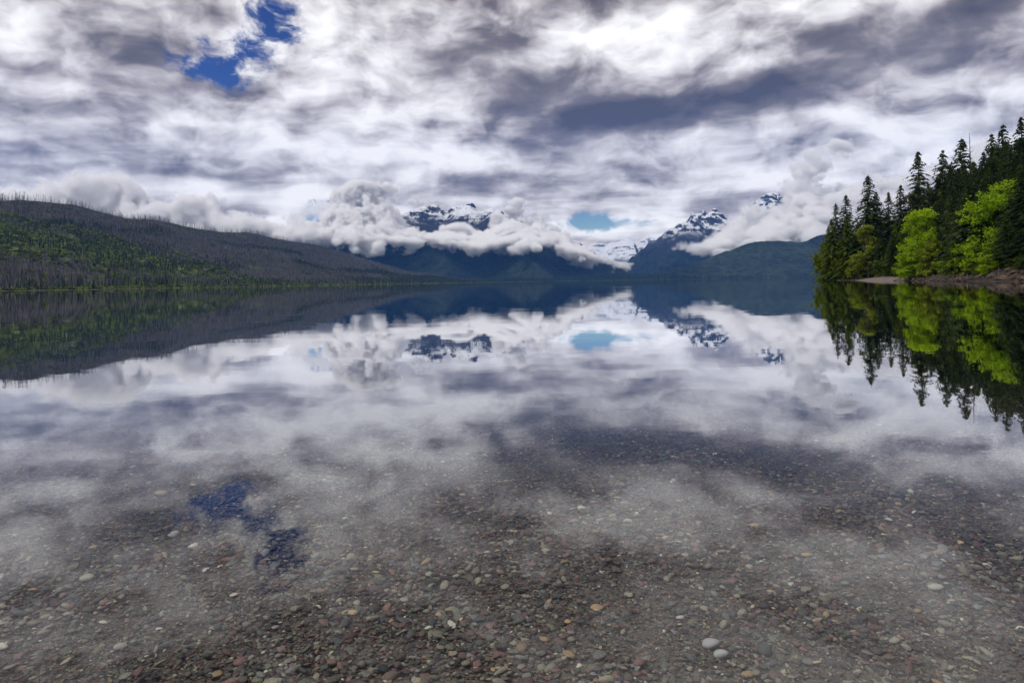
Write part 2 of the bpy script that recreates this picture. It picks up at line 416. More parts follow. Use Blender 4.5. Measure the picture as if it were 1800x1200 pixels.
mountain('mountain_centre', [[(455, 452, 8300), (520, 434, 8400), (575, 416, 8600), (635, 396, 8900), (672, 374, 9000), (705, 384, 9100), (744, 356, 9250), (768, 364, 9250), (795, 386, 9250), (820, 356, 9300), (835, 351, 9300), (852, 358, 9300), (872, 388, 9200), (920, 398, 9000), (965, 410, 8700), (1020, 436, 8400), (1092, 470, 8050)],
          [(760, 366, 9250), (770, 420, 8200), (790, 460, 7300)], [(860, 372, 9200), (900, 430, 8000), (950, 470, 7000)], [(600, 410, 8700), (570, 450, 7600), (590, 480, 6900)]],
         .62, (-3600, 1900), (5900, 10400), 22, m_mtA, 150, 'dark forested mountain with snowy summits wrapped in cloud beyond the lake', 2.3, 1.0, 560, .55)
mountain('mountain_right', [[(1062, 478, 9800), (1100, 462, 10000), (1140, 438, 10300), (1170, 411, 10600), (1195, 396, 10700), (1215, 389, 10800), (1221, 374, 10850), (1230, 369, 10900), (1244, 373, 10900), (1256, 370, 10950), (1270, 398, 11000), (1300, 400, 11000), (1335, 362, 11000), (1358, 334, 11100), (1385, 362, 11100), (1440, 380, 11000), (1520, 388, 11000), (1620, 380, 11000)],
          [(1228, 374, 10850), (1195, 420, 9800), (1160, 470, 9000)]],
         .78, (1100, 7200), (8300, 12000), 20, m_mtB, 130, 'steep blue mountain with snow-streaked rocky summit right of the valley', 5.7, 1.0, 430, .56)
mountain('mountain_ridge', [[(1150, 482, 6900), (1205, 468, 7000), (1265, 446, 7200), (1300, 434, 7300), (1350, 424, 7400), (1410, 420, 7450), (1480, 410, 7500), (1600, 392, 7500), (1760, 380, 7400)]],
         .42, (1200, 6200), (6200, 8600), 20, m_mtC, 60, 'low forested blue ridge in front of the steep mountain', 8.1)
mountain('mountain_far', [[(1020, 446, 14500), (1048, 430, 14500), (1072, 430, 14600), (1082, 424, 14600), (1094, 424, 14600), (1107, 416, 14700), (1114, 424, 14700), (1128, 422, 14700), (1141, 414, 14700), (1152, 420, 14600), (1190, 420, 14500), (1260, 430, 14500)]],
         .5, (1300, 4700), (12700, 15400), 22, m_mtD, 90, 'distant jagged snow-covered ridge closing the valley', 11.4)
# far shore lowland
m_low, t, out = material('far_shore_forest_floor')
principled(t, out, t.mix(t.noise(position(t), .02, 4, .6), (.018, .030, .018), (.045, .055, .028)), .9, .1)
def low_z(X, Y):
    e = 6500 + 240 * fbm2(X / 900, X * 0 + 2.2, 3)
    return np.minimum((Y - e) * .05 - 2, 18 + .012 * (Y - e)) + 5 * fbm2(X / 300, Y / 300, 3)
tag(obj('far_shore', grid('far_shore', np.arange(-1200, 5600, 60), np.arange(6150, 8600, 60), low_z, m_low, -8)), 'low wooded far shore of the lake', kind='structure')

# ------------------------------------------------------------------ left hillside
SH = [(-900, 518, 560), (-300, 516, 760), (0, 513, 900), (300, 506, 1300), (500, 502, 1900), (650, 498, 2800), (760, 495, 4000), (850, 493, 5200), (905, 492, 6000)]
shY = np.array([q[2] for q in SH]); shX = np.array([ray(q[0], q[1])[0] * q[2] for q in SH])
RG = [(-900, 330, 1500), (-350, 345, 1900), (0, 353, 2300), (43, 352, 2400), (127, 360, 2650), (183, 375, 2850), (230, 386, 3000), (267, 386, 3150), (300, 392, 3300), (350, 403, 3500), (393, 409, 3700), (437, 409, 3950), (473, 418, 4150), (513, 425, 4400), (553, 430, 4700), (600, 445, 5100), (650, 466, 5600), (720, 484, 6200), (800, 492, 6800)]
rgP = [at(*q) for q in RG]; rgY = np.array([p.y for p in rgP]); rgX = np.array([p.x for p in rgP]); rgZ = np.array([p.z for p in rgP])
# hill parametrised by u along the shore/ridge and w from shore (0) to ridge (1) and over (1.6)
def hill_points(u, w):
    un = np.clip(u, 0, 1)
    a = np.interp(un, np.linspace(0, 1, len(shY)), shY); ax = np.interp(un, np.linspace(0, 1, len(shY)), shX)
    ax = ax + 12 * perlin2(un * 55, un * 0 + .3) + 7 * perlin2(un * 190, un * 0 + 1.7)
    k = np.linspace(0, 1, len(rgY))
    b = np.interp(un, k, rgY); bx = np.interp(un, k, rgX); bz = np.interp(un, k, rgZ)
    X = ax + (bx - ax) * w; Y = a + (b - a) * w
    wc = np.clip(w, 0, 1)
    prof = np.where(w <= 1, .10 * wc + .90 * wc ** 1.45, 1 - (w - 1) * 1.0)
    Z = bz * prof
    env = np.clip(w * 4, 0, 1) * np.where(w > .8, np.clip(1 - (w - .8) * 4.2, .12, 1), 1)
    Z = Z + env * (40 * fbm2(X / 420, Y / 420, 4) + 12 * fbm2(X / 90 + 4, Y / 90, 3)) * np.clip(bz / 200, .1, 1)
    Z = Z + np.clip(w * 12, 0, 1) * 1.2 - np.clip(-w * 40, 0, 2)
    return X, Y, Z
m_hill, t, out = material('burnt_hillside')
pos = position(t)
big = t.noise(pos, .004, 5, .6); fine = t.noise(pos, .05, 4, .65)
c = t.mix(t.rng(big, .35, .65), (.046, .042, .048), (.028, .034, .024))
c = t.mix(t.rng(fine, .35, .68), t.vmath('SCALE', c, scale=.5), t.vmath('SCALE', c, scale=1.5))
# fresh green growth on the open slope
gp = at(135, 440, 1750)
gm = t.mapping(pos, loc=(gp.x, gp.y, 0), scale=(640, 560, 1e5), kind='TEXTURE')
gg = t.new('ShaderNodeTexGradient', gradient_type='QUADRATIC_SPHERE'); t.l.new(gm, gg.inputs[0])
gmask = t.rng(t.math('MULTIPLY_ADD', t.math('SUBTRACT', t.noise(pos, .009, 5, .6), .5), 1.6, gg.outputs['Fac']), .10, .48)
gc = t.mix(t.rng(fine, .3, .7), (.05, .085, .020), (.20, .27, .05))
c = t.mix(gmask, c, gc)
sz = t.new('ShaderNodeSeparateXYZ'); t.l.new(pos, sz.inputs[0])
c = t.mix(t.rng(t.math('MULTIPLY_ADD', fine, .8, sz.outputs[2]), 1.3, .8), c, (.12, .105, .09))
principled(t, out, c, .95, .1, bump(t, fine, 1.0, 6))
U = np.linspace(0, 1, 330); Wv = np.concatenate([[-.03], np.linspace(0, 1.0, 120), [1.04, 1.1, 1.25, 1.5]])
Ug, Wg = np.meshgrid(U, Wv); X, Y, Z = hill_points(Ug, Wg)
nx = len(U); i = (np.arange(len(Wv) - 1)[:, None] * nx + np.arange(nx - 1)[None]).ravel()
hill = tag(obj('burnt_hill', mesh('burnt_hill', np.stack([X.ravel(), Y.ravel(), Z.ravel()], 1), np.stack([i, i + nx, i + nx + 1, i + 1], 1), m_hill, True)), 'long burnt hillside sloping down to the left shore', kind='structure')

# snag, shrub and little conifer shapes for far scatter
def snag_mesh(name, mat, seed, h=18):
    r = random.Random(seed); v = []; f = []
    def spike(a, b, r0, r1):
        n = len(v); d = (Vector(b) - Vector(a)); s1 = d.orthogonal().normalized(); s2 = d.cross(s1).normalized()
        for p, rr in ((Vector(a), r0), (Vector(b), r1)):
            for k in range(3):
                q = 2 * math.pi * k / 3; v.append(p + s1 * math.cos(q) * rr + s2 * math.sin(q) * rr)
        for k in range(3): f.append((n + k, n + (k + 1) % 3, n + 3 + (k + 1) % 3, n + 3 + k))
    spike((0, 0, -1), (r.uniform(-.5, .5), r.uniform(-.5, .5), h), .34, .08)
    for k in range(r.randint(6, 11)):
        z = h * r.uniform(.3, .95); a = r.uniform(0, 6.28); l = (h - z) * .16 + r.uniform(.4, 1.2)
        spike((0, 0, z), (math.cos(a) * l, math.sin(a) * l, z + r.uniform(-.6, .5)), .13, .05)
    return mesh(name, v, f, mat)
def clump_mesh(name, mat, seed, n=60, rx=2.0, h=3.0, leaf=.7):
    r = random.Random(seed); v = []; f = []
    for k in range(n):
        a = r.uniform(0, 6.28); q = math.sqrt(r.random()) * rx; zz = r.random() * h * (1 - .5 * q / rx)
        c = Vector((math.cos(a) * q, math.sin(a) * q, zz)); e = Euler((r.uniform(-1, 1), r.uniform(-1, 1), r.uniform(0, 6.28))).to_matrix()
        s = leaf * r.uniform(.6, 1.3); i = len(v)
        for p in ((-s, -s * .6, 0), (s, -s * .6, 0), (s * .6, s * .7, .2 * s), (-s * .7, s * .6, 0)): v.append(c + e @ Vector(p))
        f.append((i, i + 1, i + 2, i + 3))
    return mesh(name, v, f, mat)
def far_conifer_mesh(name, mat, seed, h=18, w=2.6):
    r = random.Random(seed); v = []; f = []
    for lv in range(9):
        z0 = h * (.06 + .1 * lv); rad = w * (1 - lv / 9.3); k = 7
        i = len(v); v.append(Vector((0, 0, z0 + h * .19)))
        for q in range(k):
            a = 2 * math.pi * (q + r.random() * .6) / k; rr = rad * r.uniform(.6, 1.2); v.append(Vector((math.cos(a) * rr, math.sin(a) * rr, z0 + r.uniform(-.5, .4))))
        for q in range(k):
            if r.random() < .88: f.append((i, i + 1 + q, i + 1 + (q + 1) % k))
    return mesh(name, v, f, mat)
m_snag, t, out = material('bleached_snag'); rr = obj_random(t)
principled(t, out, t.ramp(rr, [(0, (.036, .033, .042)), (.5, (.105, .097, .118)), (1, (.27, .25, .29))]), .9, .1)
m_shrub, t, out = material('far_shrub'); rr = obj_random(t)
principled(t, out, t.ramp(rr, [(0, (.024, .042, .014)), (.5, (.080, .118, .026)), (1, (.22, .28, .05))]), .9, .1)
m_farcon, t, out = material('far_conifer'); rr = obj_random(t)
principled(t, out, t.ramp(rr, [(0, (.008, .016, .010)), (1, (.038, .060, .028))]), .9, .1)
snags = [template('snag', snag_mesh('snag', m_snag, k, 17 + k)) for k in range(4)]
shrubs = [template('shrub', clump_mesh('shrub', m_shrub, 40 + k)) for k in range(3)]
fcons = [template('far_conifer', far_conifer_mesh('far_conifer', m_farcon, 60 + k)) for k in range(3)]
def scat_hill(name, temps, u, w, smin, smax, label, sink=.5, tilt=.06, fat=1.0):
    X, Y, Z = hill_points(u, w); n = len(u)
    ok = Z > .6; X, Y, Z = X[ok], Y[ok], Z[ok]; n = len(X)
    s = rng.uniform(smin, smax, n)
    rot = np.stack([rng.normal(0, tilt, n), rng.normal(0, tilt, n), rng.uniform(0, 6.28, n)], 1)
    scl = np.stack([s * rng.uniform(.85, 1.2, n) * fat, s * fat, s], 1)
    return tag(scatter(name, temps, np.stack([X, Y, Z - sink], 1), rot, scl, rng.integers(0, len(temps), n)), label, kind='stuff')
def green_weight(X, Y):
    g = 1 - np.hypot((X - gp.x) / 560, (Y - gp.y) / 620)
    return np.clip(g + .8 * fbm2(X / 160, Y / 160, 3), 0, 1)
n = 150000
u = rng.uniform(.10, 1, n); w = rng.uniform(.015, 1.0, n) ** .9
X, Y, Z = hill_points(u, w)
dens = .35 + .65 * np.clip(.5 + 1.3 * fbm2(X / 300, Y / 300, 4), 0, 1); dens = np.where(w < .22, 1.0, dens) * (1 - .93 * np.clip(green_weight(X, Y) * 2.5, 0, 1)) * np.where(w > .93, .35, 1) * np.clip(1.5 - 1.1 * u, .35, 1)
k = rng.random(n) < dens
scat_hill('burnt_forest', snags, u[k], w[k], .5, .95, 'grey standing dead trunks of the burnt forest covering the left hillside')
n = 1000; scat_hill('ridge_snags', snags, rng.uniform(.10, .9, n), rng.normal(.998, .006, n), .45, 1.75, 'dead bare trunks standing along the skyline of the left hill', fat=1.5, tilt=.10)
n = 26000; u = rng.uniform(.10, 1, n); w = np.abs(rng.normal(0, .075, n)) + .004
scat_hill('shore_thicket', shrubs, u, w, .7, 1.7, 'green shrubs and saplings along the left shore', .3)
n = 60000; u = rng.uniform(.10, .8, n); w = rng.uniform(.1, .98, n); X, Y, Z = hill_points(u, w)
k = rng.random(n) < (.12 + .88 * np.clip(green_weight(X, Y) * 1.6, 0, 1))
scat_hill('slope_thicket', shrubs, u[k], w[k], .7, 2.0, 'young green regrowth on the open slope of the left hill', .3)
# dark living conifers in streaks
uu = []; ww = []
for (u0, w0, u1, w1, nn, sp) in [(.50, .80, .66, .68, 900, .02), (.60, .42, .86, .16, 2600, .030), (.62, .10, 1.0, .06, 5000, .05), (.7, .3, 1.0, .1, 2500, .08), (.22, .06, .6, .06, 900, .03), (.15, .45, .4, .5, 700, .06), (.3, .25, .5, .35, 600, .04), (.2, .72, .42, .76, 700, .03)]:
    q = rng.random(nn); uu.append(u0 + (u1 - u0) * q + rng.normal(0, .006, nn)); ww.append(np.abs(w0 + (w1 - w0) * q + rng.normal(0, sp, nn)) + .004)
scat_hill('hill_conifers', fcons, np.concatenate(uu), np.concatenate(ww), .55, 1.05, 'dark bands of surviving conifers on the left hill')
# far shore conifers
n = 16000; X = rng.uniform(-900, 5200, n); Y = 6350 + rng.uniform(0, 1, n) ** 1.5 * 1500; Z = low_z(X, Y); k = Z > .5; X, Y, Z = X[k], Y[k], Z[k]; n = len(X)
s = rng.uniform(1.0, 2.3, n)
tag(scatter('far_shore_forest', fcons, np.stack([X, Y, Z - .5], 1), np.stack([X * 0, X * 0, rng.uniform(0, 6, n)], 1), np.stack([s * 1.5, s * 1.5, s], 1), rng.integers(0, 3, n)), 'dark conifer forest along the far lake shore', kind='stuff')

# ------------------------------------------------------------------ right shore
rsY = np.array([-300, 60, 150, 210, 290, 340, 352, 375, 450, 700]); rsX = np.array([60, 92, 112, 126, 146, 155, 166, 195, 270, 520])
def shore_x(Y): return np.interp(Y, rsY, rsX) + 1.6 * perlin2(Y / 17.0, Y * 0 + .5) + .7 * perlin2(Y / 5.0, Y * 0 + 3.5)
def bank_z(X, Y):
    d = X - shore_x(Y)
    sand = np.clip((Y - 215) / 40, 0, 1)                     # sand spit far, rock bank near
    rock = 1 - sand
    prof_s = np.interp(d, [-30, -6, 0, 3, 7, 14, 40, 90, 400], [-8, -1.2, 0, .8, 1.5, 1.9, 7, 24, 110])
    prof_r = np.interp(d, [-30, -6, 0, 2.5, 6, 10, 30, 80, 400], [-8, -1.5, 0, .8, 1.6, 2.4, 8, 27, 125])
    z = prof_s * sand + prof_r * rock
    knoll = np.exp(-((X - 123) / 6.0) ** 2 - ((Y - 162) / 9) ** 2) * 2.6
    return z + knoll + np.clip(d / 3, 0, 1) * (.35 * fbm2(X / 5, Y / 5, 4) + 1.0 * rock * fbm2(X / 3.0, Y / 3.0, 3, .5, True) * np.clip(1 - (d - 4) / 12, 0, 1)) + np.clip(d / 30, 0, 1) * 3 * fbm2(X / 40, Y / 40, 3)
m_bank, t, out = material('shore_bank')
pos = position(t); sz = t.new('ShaderNodeSeparateXYZ'); t.l.new(pos, sz.inputs[0])
nf = t.noise(pos, 1.3, 5, .65); nb = t.noise(pos, .25, 4, .6)
sand = t.mix(nf, (.13, .105, .095), (.22, .185, .165))
rockc = t.ramp(nf, [(.3, (.012, .011, .010)), (.5, (.038, .032, .028)), (.64, (.10, .078, .062)), (.75, (.075, .068, .065))])
c = t.mix(t.rng(sz.outputs[1], 245, 222), sand, rockc)
duff = t.mix(nf, (.020, .022, .012), (.06, .055, .028))
c = t.mix(t.rng(t.math('MULTIPLY_ADD', nb, 2.4, sz.outputs[2]), 2.5, 3.4), c, duff)
principled(t, out, c, .9, .2, bump(t, nf, .8, .25))
xs = np.concatenate([np.arange(50, 200, .9), np.arange(200, 430, 5.0)]); ysb = np.arange(-120, 560, 2.2)
shore = tag(obj('wooded_shore', grid('wooded_shore', xs, ysb, bank_z, m_bank, -7)), 'sandy and rocky point of land rising to the wooded slope on the right', kind='structure')
def ground(x, y): return float(bank_z(np.array([x]), np.array([y]))[0])

# ------------------------------------------------------------------ trees
def leaf_mat(name, stops, trans=.3, scale=.5):
    m, t, out = material(name)
    oi = t.new('ShaderNodeObjectInfo')
    n = t.noise(position(t), scale, 3, .6)
    f = t.math('MULTIPLY_ADD', t.math('SUBTRACT', oi.outputs['Random'], .5), .35, n)
    c = t.ramp(f, stops)
    d = t.new('ShaderNodeBsdfDiffuse'); t.l.new(c, d.inputs[0])
    tl = t.new('ShaderNodeBsdfTranslucent'); t.l.new(c, tl.inputs[0])
    mx = t.new('ShaderNodeMixShader'); mx.inputs[0].default_value = trans
    t.l.new(d.outputs[0], mx.inputs[1]); t.l.new(tl.outputs[0], mx.inputs[2]); t.l.new(mx.outputs[0], out.inputs[0])
    return m
m_con = leaf_mat('conifer_needles', [(.2, (.014, .028, .013)), (.5, (.042, .068, .024)), (.8, (.090, .118, .040))], .15)
m_conL = leaf_mat('olive_needles', [(.2, (.034, .056, .010)), (.5, (.085, .125, .016)), (.8, (.15, .19, .026))], .25)
m_leaf = leaf_mat('spring_leaves', [(.2, (.14, .245, .010)), (.5, (.29, .46, .016)), (.8, (.44, .58, .026))], .5)
m_leafY = leaf_mat('yellow_green_leaves', [(.2, (.12, .17, .016)), (.5, (.23, .29, .026)), (.8, (.36, .42, .04))], .45)
m_bark, t, out = material('bark'); principled(t, out, t.mix(t.noise(position(t), 3, 4, .6), (.035, .026, .02), (.11, .09, .075)), .9, .1)
m_dead, t, out = material('dead_wood'); principled(t, out, t.mix(t.noise(position(t), 2, 4, .6), (.09, .08, .075), (.26, .24, .22)), .9, .1)

def tube(v, f, pts, rad, k=6):
    n0 = len(v); m = len(pts)
    for i, p in enumerate(pts):
        d = (pts[min(i + 1, m - 1)] - pts[max(i - 1, 0)]).normalized(); a = d.orthogonal().normalized(); b = d.cross(a)
        for q in range(k):
            an = 2 * math.pi * q / k; v.append(p + (a * math.cos(an) + b * math.sin(an)) * rad[i])
    for i in range(m - 1):
        for q in range(k): f.append((n0 + i * k + q, n0 + i * k + (q + 1) % k, n0 + (i + 1) * k + (q + 1) % k, n0 + (i + 1) * k + q))
    f.append(tuple(n0 + (m - 1) * k + q for q in range(k)))

def conifer(seed, width, bare, mat, ragged=.3, up=0.0):
    """unit-height tree scaled as 40 m; returns trunk mesh, crown mesh"""
    r = random.Random(seed); H = 40.0
    v = []; f = []
    lean = [Vector((r.uniform(-.25, .25) * i / 8, r.uniform(-.25, .25) * i / 8, H * i / 8)) for i in range(9)]
    tube(v, f, [Vector((0, 0, -1.5))] + lean[1:], [.62] + [.55 * (1 - i / 8.2) + .03 for i in range(1, 9)], 7)
    z = H * bare; cv = []; cf = []
    def card(c, dx, dy):
        i = len(cv); cv.extend((c - dx - dy * .5, c + dx * .2 - dy, c + dx, c + dx * .1 + dy)); cf.append((i, i + 1, i + 2, i + 3))
    while z < H - .3:
        tt = (z / H - bare) / (1 - bare)
        env = width * ((1 - tt) ** .74) * (1 if tt > .10 else .7 + 3 * tt) + .10
        nb = max(4, int(5 + 4 * (1 - tt)))
        for b in range(nb):
            if r.random() < ragged * .35: continue
            a = 2 * math.pi * (b + r.random()) / nb
            L = env * r.uniform(1 - ragged * 1.1, 1.12)
            d = Vector((math.cos(a), math.sin(a), 0)); side = Vector((-d.y, d.x, 0))
            droop = r.uniform(.12, .38) - up; rise = r.uniform(.05, .3) + (.5 * tt)
            zz = z + r.uniform(-.35, .35); ns = max(3, int(L / .55))
            for k in range(ns):
                q = (k + .6) / ns
                p = Vector((0, 0, zz)) + d * (L * q) + Vector((0, 0, L * (rise * q - (droop + rise) * q * q)))
                wid = (min(.30, .08 + L * .18) + .55 * L * .22 * (1 - q)) * r.uniform(.7, 1.3)
                dirv = (d * .8 + Vector((0, 0, rise - 2 * (droop + rise) * q))).normalized()
                for sgn in (-1, 1):
                    tw = (dirv * .55 + side * sgn * .9 + Vector((0, 0, r.uniform(-.45, .05)))).normalized()
                    card(p + tw * wid * .6, tw * wid * .8, (dirv * .28 + Vector((0, 0, r.uniform(-.12, .12)))) * min(1.0, .35 + L * .25))
                if r.random() < .55: card(p + Vector((0, 0, -.18)), dirv * .5, Vector((0, 0, -.34)) + side * r.uniform(-.2, .2))
            card(Vector((0, 0, zz)) + d * L + Vector((0, 0, -L * droop)), d * min(.45, L * .4), side * min(.22, L * .2))
        z += r.uniform(.75, 1.15) * (1 - .4 * tt)
    for k in range(5): card(Vector((0, 0, H + .3 - k * .3)), Vector((r.uniform(-.12, .12) * k * .5, r.uniform(-.12, .12) * k * .5, .35)), Vector((.07, .05, 0)))
    return mesh('trunk', v, f, m_bark, True), mesh('crown', cv, cf, mat)

def broadleaf(seed, H, W, mat, nclump=170, leaves=34, leaf=.42, base=.12, stems=1, upright=.0):
    r = random.Random(seed); v = []; f = []; cv = []; cf = []
    lobes = []
    nl = 12
    for k in range(nl):
        a = 2 * math.pi * k / nl * 1.62 + r.uniform(-.4, .4); q = r.uniform(.3, .72) * W; zc = H * (base + .10 + (.76 - base) * (k + r.random()) / nl)
        q *= 1 - .55 * max(0, (zc / H - .5)) * 2 * (1 if upright < .5 else 1)
        lobes.append((Vector((math.cos(a) * q, math.sin(a) * q, zc)), W * r.uniform(.42, .60) * (1 - .35 * (zc / H))))
    lobes.append((Vector((r.uniform(-.1, .1) * W, 0, H * .86)), W * .30))
    for s in range(stems):
        off = Vector((r.uniform(-.4, .4), r.uniform(-.4, .4), 0)) * (stems > 1)
        tp = [off + Vector((0, 0, -1)), off + Vector((r.uniform(-.2, .2), r.uniform(-.2, .2), H * .2)), off * 2 + Vector((r.uniform(-.5, .5), r.uniform(-.5, .5), H * .5)), off * 2 + Vector((r.uniform(-.6, .6), r.uniform(-.6, .6), H * .85))]
        tube(v, f, tp, [H * .016 / stems ** .5, H * .014 / stems ** .5, H * .008, H * .002], 6)
    for c, rad in lobes:
        st = Vector((0, 0, H * r.uniform(.12, .4))); mid = st.lerp(c, .5) + Vector((0, 0, -H * .02))
        tube(v, f, [st, mid, c], [H * .007, H * .005, H * .002], 5)
        for k in range(int(nclump * 1.3) // (nl + 1)):
            dd = Vector((r.gauss(0, 1), r.gauss(0, 1), r.gauss(0, .8))).normalized()
            cc = c + dd * rad * (r.uniform(.45, 1.12))
            if cc.z < H * base * .5: continue
            if k % 3 == 0: tube(v, f, [c, cc], [H * .002, H * .001], 3)
            cr = W * r.uniform(.09, .17)
            for q in range(leaves):
                p = cc + Vector((r.gauss(0, .55), r.gauss(0, .55), r.gauss(0, .34))) * cr
                e = Euler((r.gauss(0, .55), r.gauss(0, .55), r.uniform(0, 6.28))).to_matrix(); s = leaf * r.uniform(.6, 1.25); i = len(cv)
                for pp in ((-s * .5, 0, 0), (0, -s * .36, .06 * s), (s * .5, 0, -.05 * s), (0, s * .36, 0)): cv.append(p + e @ Vector(pp))
                cf.append((i, i + 1, i + 2, i + 3))
    return mesh('trunk', v, f, m_bark, True), mesh('crown', cv, cf, mat)

def plant(name, parts, px, py_top, Y, label, cat='tree', group=None, H0=40.0, wide=1.0, rot=None):
    tp = at(px, py_top, Y); wide *= 1.35 if name == 'conifer_tree' and group is None else 1; z0 = ground(tp.x, Y); h = max(tp.z - z0, 1.0); s = h / H0
    o = empty(name, (tp.x, Y, z0)); o.scale = (s * wide, s * wide, s); o.rotation_euler.z = random.uniform(0, 6.28) if rot is None else rot
    obj('trunk', parts[0], o); obj('crown', parts[1], o)
    tag(o, label, cat, group)
    return o
def slope_zone(px):
    for lim, q in ((1500, 'near the tip of the point'), (1560, 'behind the upright yellow-green tree'), (1600, 'in the dip left of the round green tree'), (1680, 'behind the round bright green tree'), (1730, 'between the two bright green trees')):
        if px < lim: return q
    return 'above the largest lime-green tree'
def bank_zone(px):
    for lim, q in ((1612, 'where the sand spit ends'), (1652, 'below the round bright green tree'), (1698, 'below the dark spruce'), (1745, 'below the lime-green shrub')):
        if px < lim: return q
    return 'by the knoll at the right edge'
CON = [conifer(1, 8.2, .05, m_con, .30), conifer(2, 9.0, .04, m_con, .38), conifer(3, 7.4, .06, m_con, .55), conifer(4, 8.6, .03, m_con, .22)]
SPR = conifer(9, 9.5, .03, m_con, .25, .05)
OLV = [conifer(5, 10.5, .02, m_conL, .42), conifer(6, 9.0, .02, m_conL, .38)]
plant('conifer_tree', CON[2], 1469, 358, 325, 'ragged dark conifer standing nearest the tip of the point')
plant('conifer_tree', CON[1], 1487, 343, 322, 'grey-green conifer with a forked-looking top near the tip of the point')
plant('conifer_tree', CON[3], 1526, 308, 300, 'tall symmetrical pointed conifer rising highest near the tip of the point')
plant('conifer_tree', CON[0], 1540, 338, 308, 'dark slim conifer just right of the tall pointed conifer')
plant('conifer_tree', CON[2], 1562, 338, 296, 'thin pale-topped conifer in the dip of the skyline')
plant('conifer_tree', CON[1], 1583, 326, 292, 'sparse conifer with a bare spiky tip left of the tall ragged one')
plant('conifer_tree', CON[2], 1613, 267, 286, 'tall ragged conifer with clumpy open crown against grey cloud', wide=1.15)
plant('conifer_tree', CON[0], 1657, 265, 284, 'broad dark conifer with spiky leader in mid skyline')
plant('conifer_tree', CON[3], 1690, 243, 290, 'tall dense dark conifer just left of the bare dead trunk')
plant('conifer_tree', CON[1], 1763, 220, 300, 'pointed conifer on the upper slope, second from the right edge')
plant('conifer_tree', CON[2], 1794, 206, 300, 'highest conifer on the upper slope at the right edge')
plant('conifer_tree', CON[0], 1743, 237, 305, 'small dark conifer tip left of the pointed upper-slope conifer')
plant('conifer_tree', SPR, 1683, 362, 205, 'dark spruce standing between the two bright green trees')
plant('conifer_tree', SPR, 1777, 346, 170, 'slender dark spruce in front of the largest bright green tree')
plant('conifer_tree', SPR, 1649, 408, 220, 'small dark spruce in front of the round bright green tree')
plant('conifer_tree', OLV[0], 1456, 398, 332, 'olive conifer drooping to the sand at the very tip of the point', wide=.72)
plant('conifer_tree', OLV[1], 1490, 374, 304, 'olive green conifer between the point and the tall pointed conifer', wide=1.0)
plant('conifer_tree', OLV[0], 1462, 385, 318, 'dense olive conifer just behind the tip of the point', wide=1.0)
# dead standing trunk on the skyline
def dead_tree():
    v = []; f = []; r = random.Random(5)
    tube(v, f, [Vector((0, 0, -1)), Vector((.1, 0, 20)), Vector((-.2, 0, 40))], [.5, .34, .06], 6)
    for k in range(9):
        z = r.uniform(24, 39); a = r.uniform(0, 6.28); l = r.uniform(.8, 2.2)
        tube(v, f, [Vector((0, 0, z)), Vector((math.cos(a) * l, math.sin(a) * l, z + r.uniform(-.2, .7)))], [.10, .03], 4)
    return mesh('dead_tree', v, f, m_dead, True)
p = at(1705, 234, 292); g = ground(p.x, 292); o = obj('dead_tree', dead_tree(), None, (p.x, 292, g)); sN = (p.z - g) / 40; o.scale = (sN, sN, sN)
tag(o, 'bare dead trunk sticking up above the forest skyline', 'tree')
# the forest behind: dark conifers up the slope
sky_x = np.array([1437, 1455, 1470, 1490, 1526, 1545, 1562, 1583, 1613, 1640, 1657, 1690, 1716, 1743, 1763, 1794, 1900])
sky_y = np.array([415, 390, 370, 358, 336, 354, 358, 348, 304, 310, 286, 270, 262, 246, 238, 226, 200])
random.seed(21)
cnt = 0
rows = [(lambda s: 9, 0), (lambda s: 17, 1), (lambda s: 26, 2), (lambda s: 38, 3), (lambda s: 52, 4)]
for ri in range(5):
    for q in range(24):
        px = 1442 + (q + random.random()) * 17
        s_ = ray(px, 490)[0]
        # distance where the sight line crosses the shore, then back into the trees
        Ys = np.linspace(120, 420, 601); cross = Ys[np.argmax(s_ * Ys - shore_x(Ys) > 5 + ri * 9)]
        if s_ * cross - shore_x(np.array([cross]))[0] < 4: continue
        Y = cross + random.uniform(2, 9)
        if Y > 345 + ri * 3: continue
        lim = float(np.interp(px, sky_x, sky_y)); top = lim + random.uniform(2, 22) + (4 - ri) * 13
        x = s_ * Y; z0 = ground(x, Y); h = at(px, top, Y).z - z0
        if h < 9: continue
        if h > 46: top = lim + 90
        plant('conifer_tree', CON[random.randrange(4)], px, top, Y, f'dark conifer {("of the front rows", "of the middle rows", "of the rear rows")[min(2, ri // 2)]} {slope_zone(px)}', group='conifers of the dense forest on the right slope', wide=random.uniform(1.15, 1.6)); cnt += 1
for q in range(34):
    px = 1474 + (q + random.random()) * 10.5; s_ = ray(px, 490)[0]
    Ys = np.linspace(120, 420, 601); Y = float(Ys[np.argmax(s_ * Ys - shore_x(Ys) > 9)]) + random.uniform(0, 5)
    if Y > 346: continue
    plant('conifer_tree', random.choice((CON[1], CON[3], OLV[1])), px, random.uniform(395, 440) - (px > 1600) * 15, Y, f'young dark understory conifer {slope_zone(px)}', group='understory conifers behind the right shore', wide=random.uniform(1.3, 1.9))
print('forest conifers', cnt)
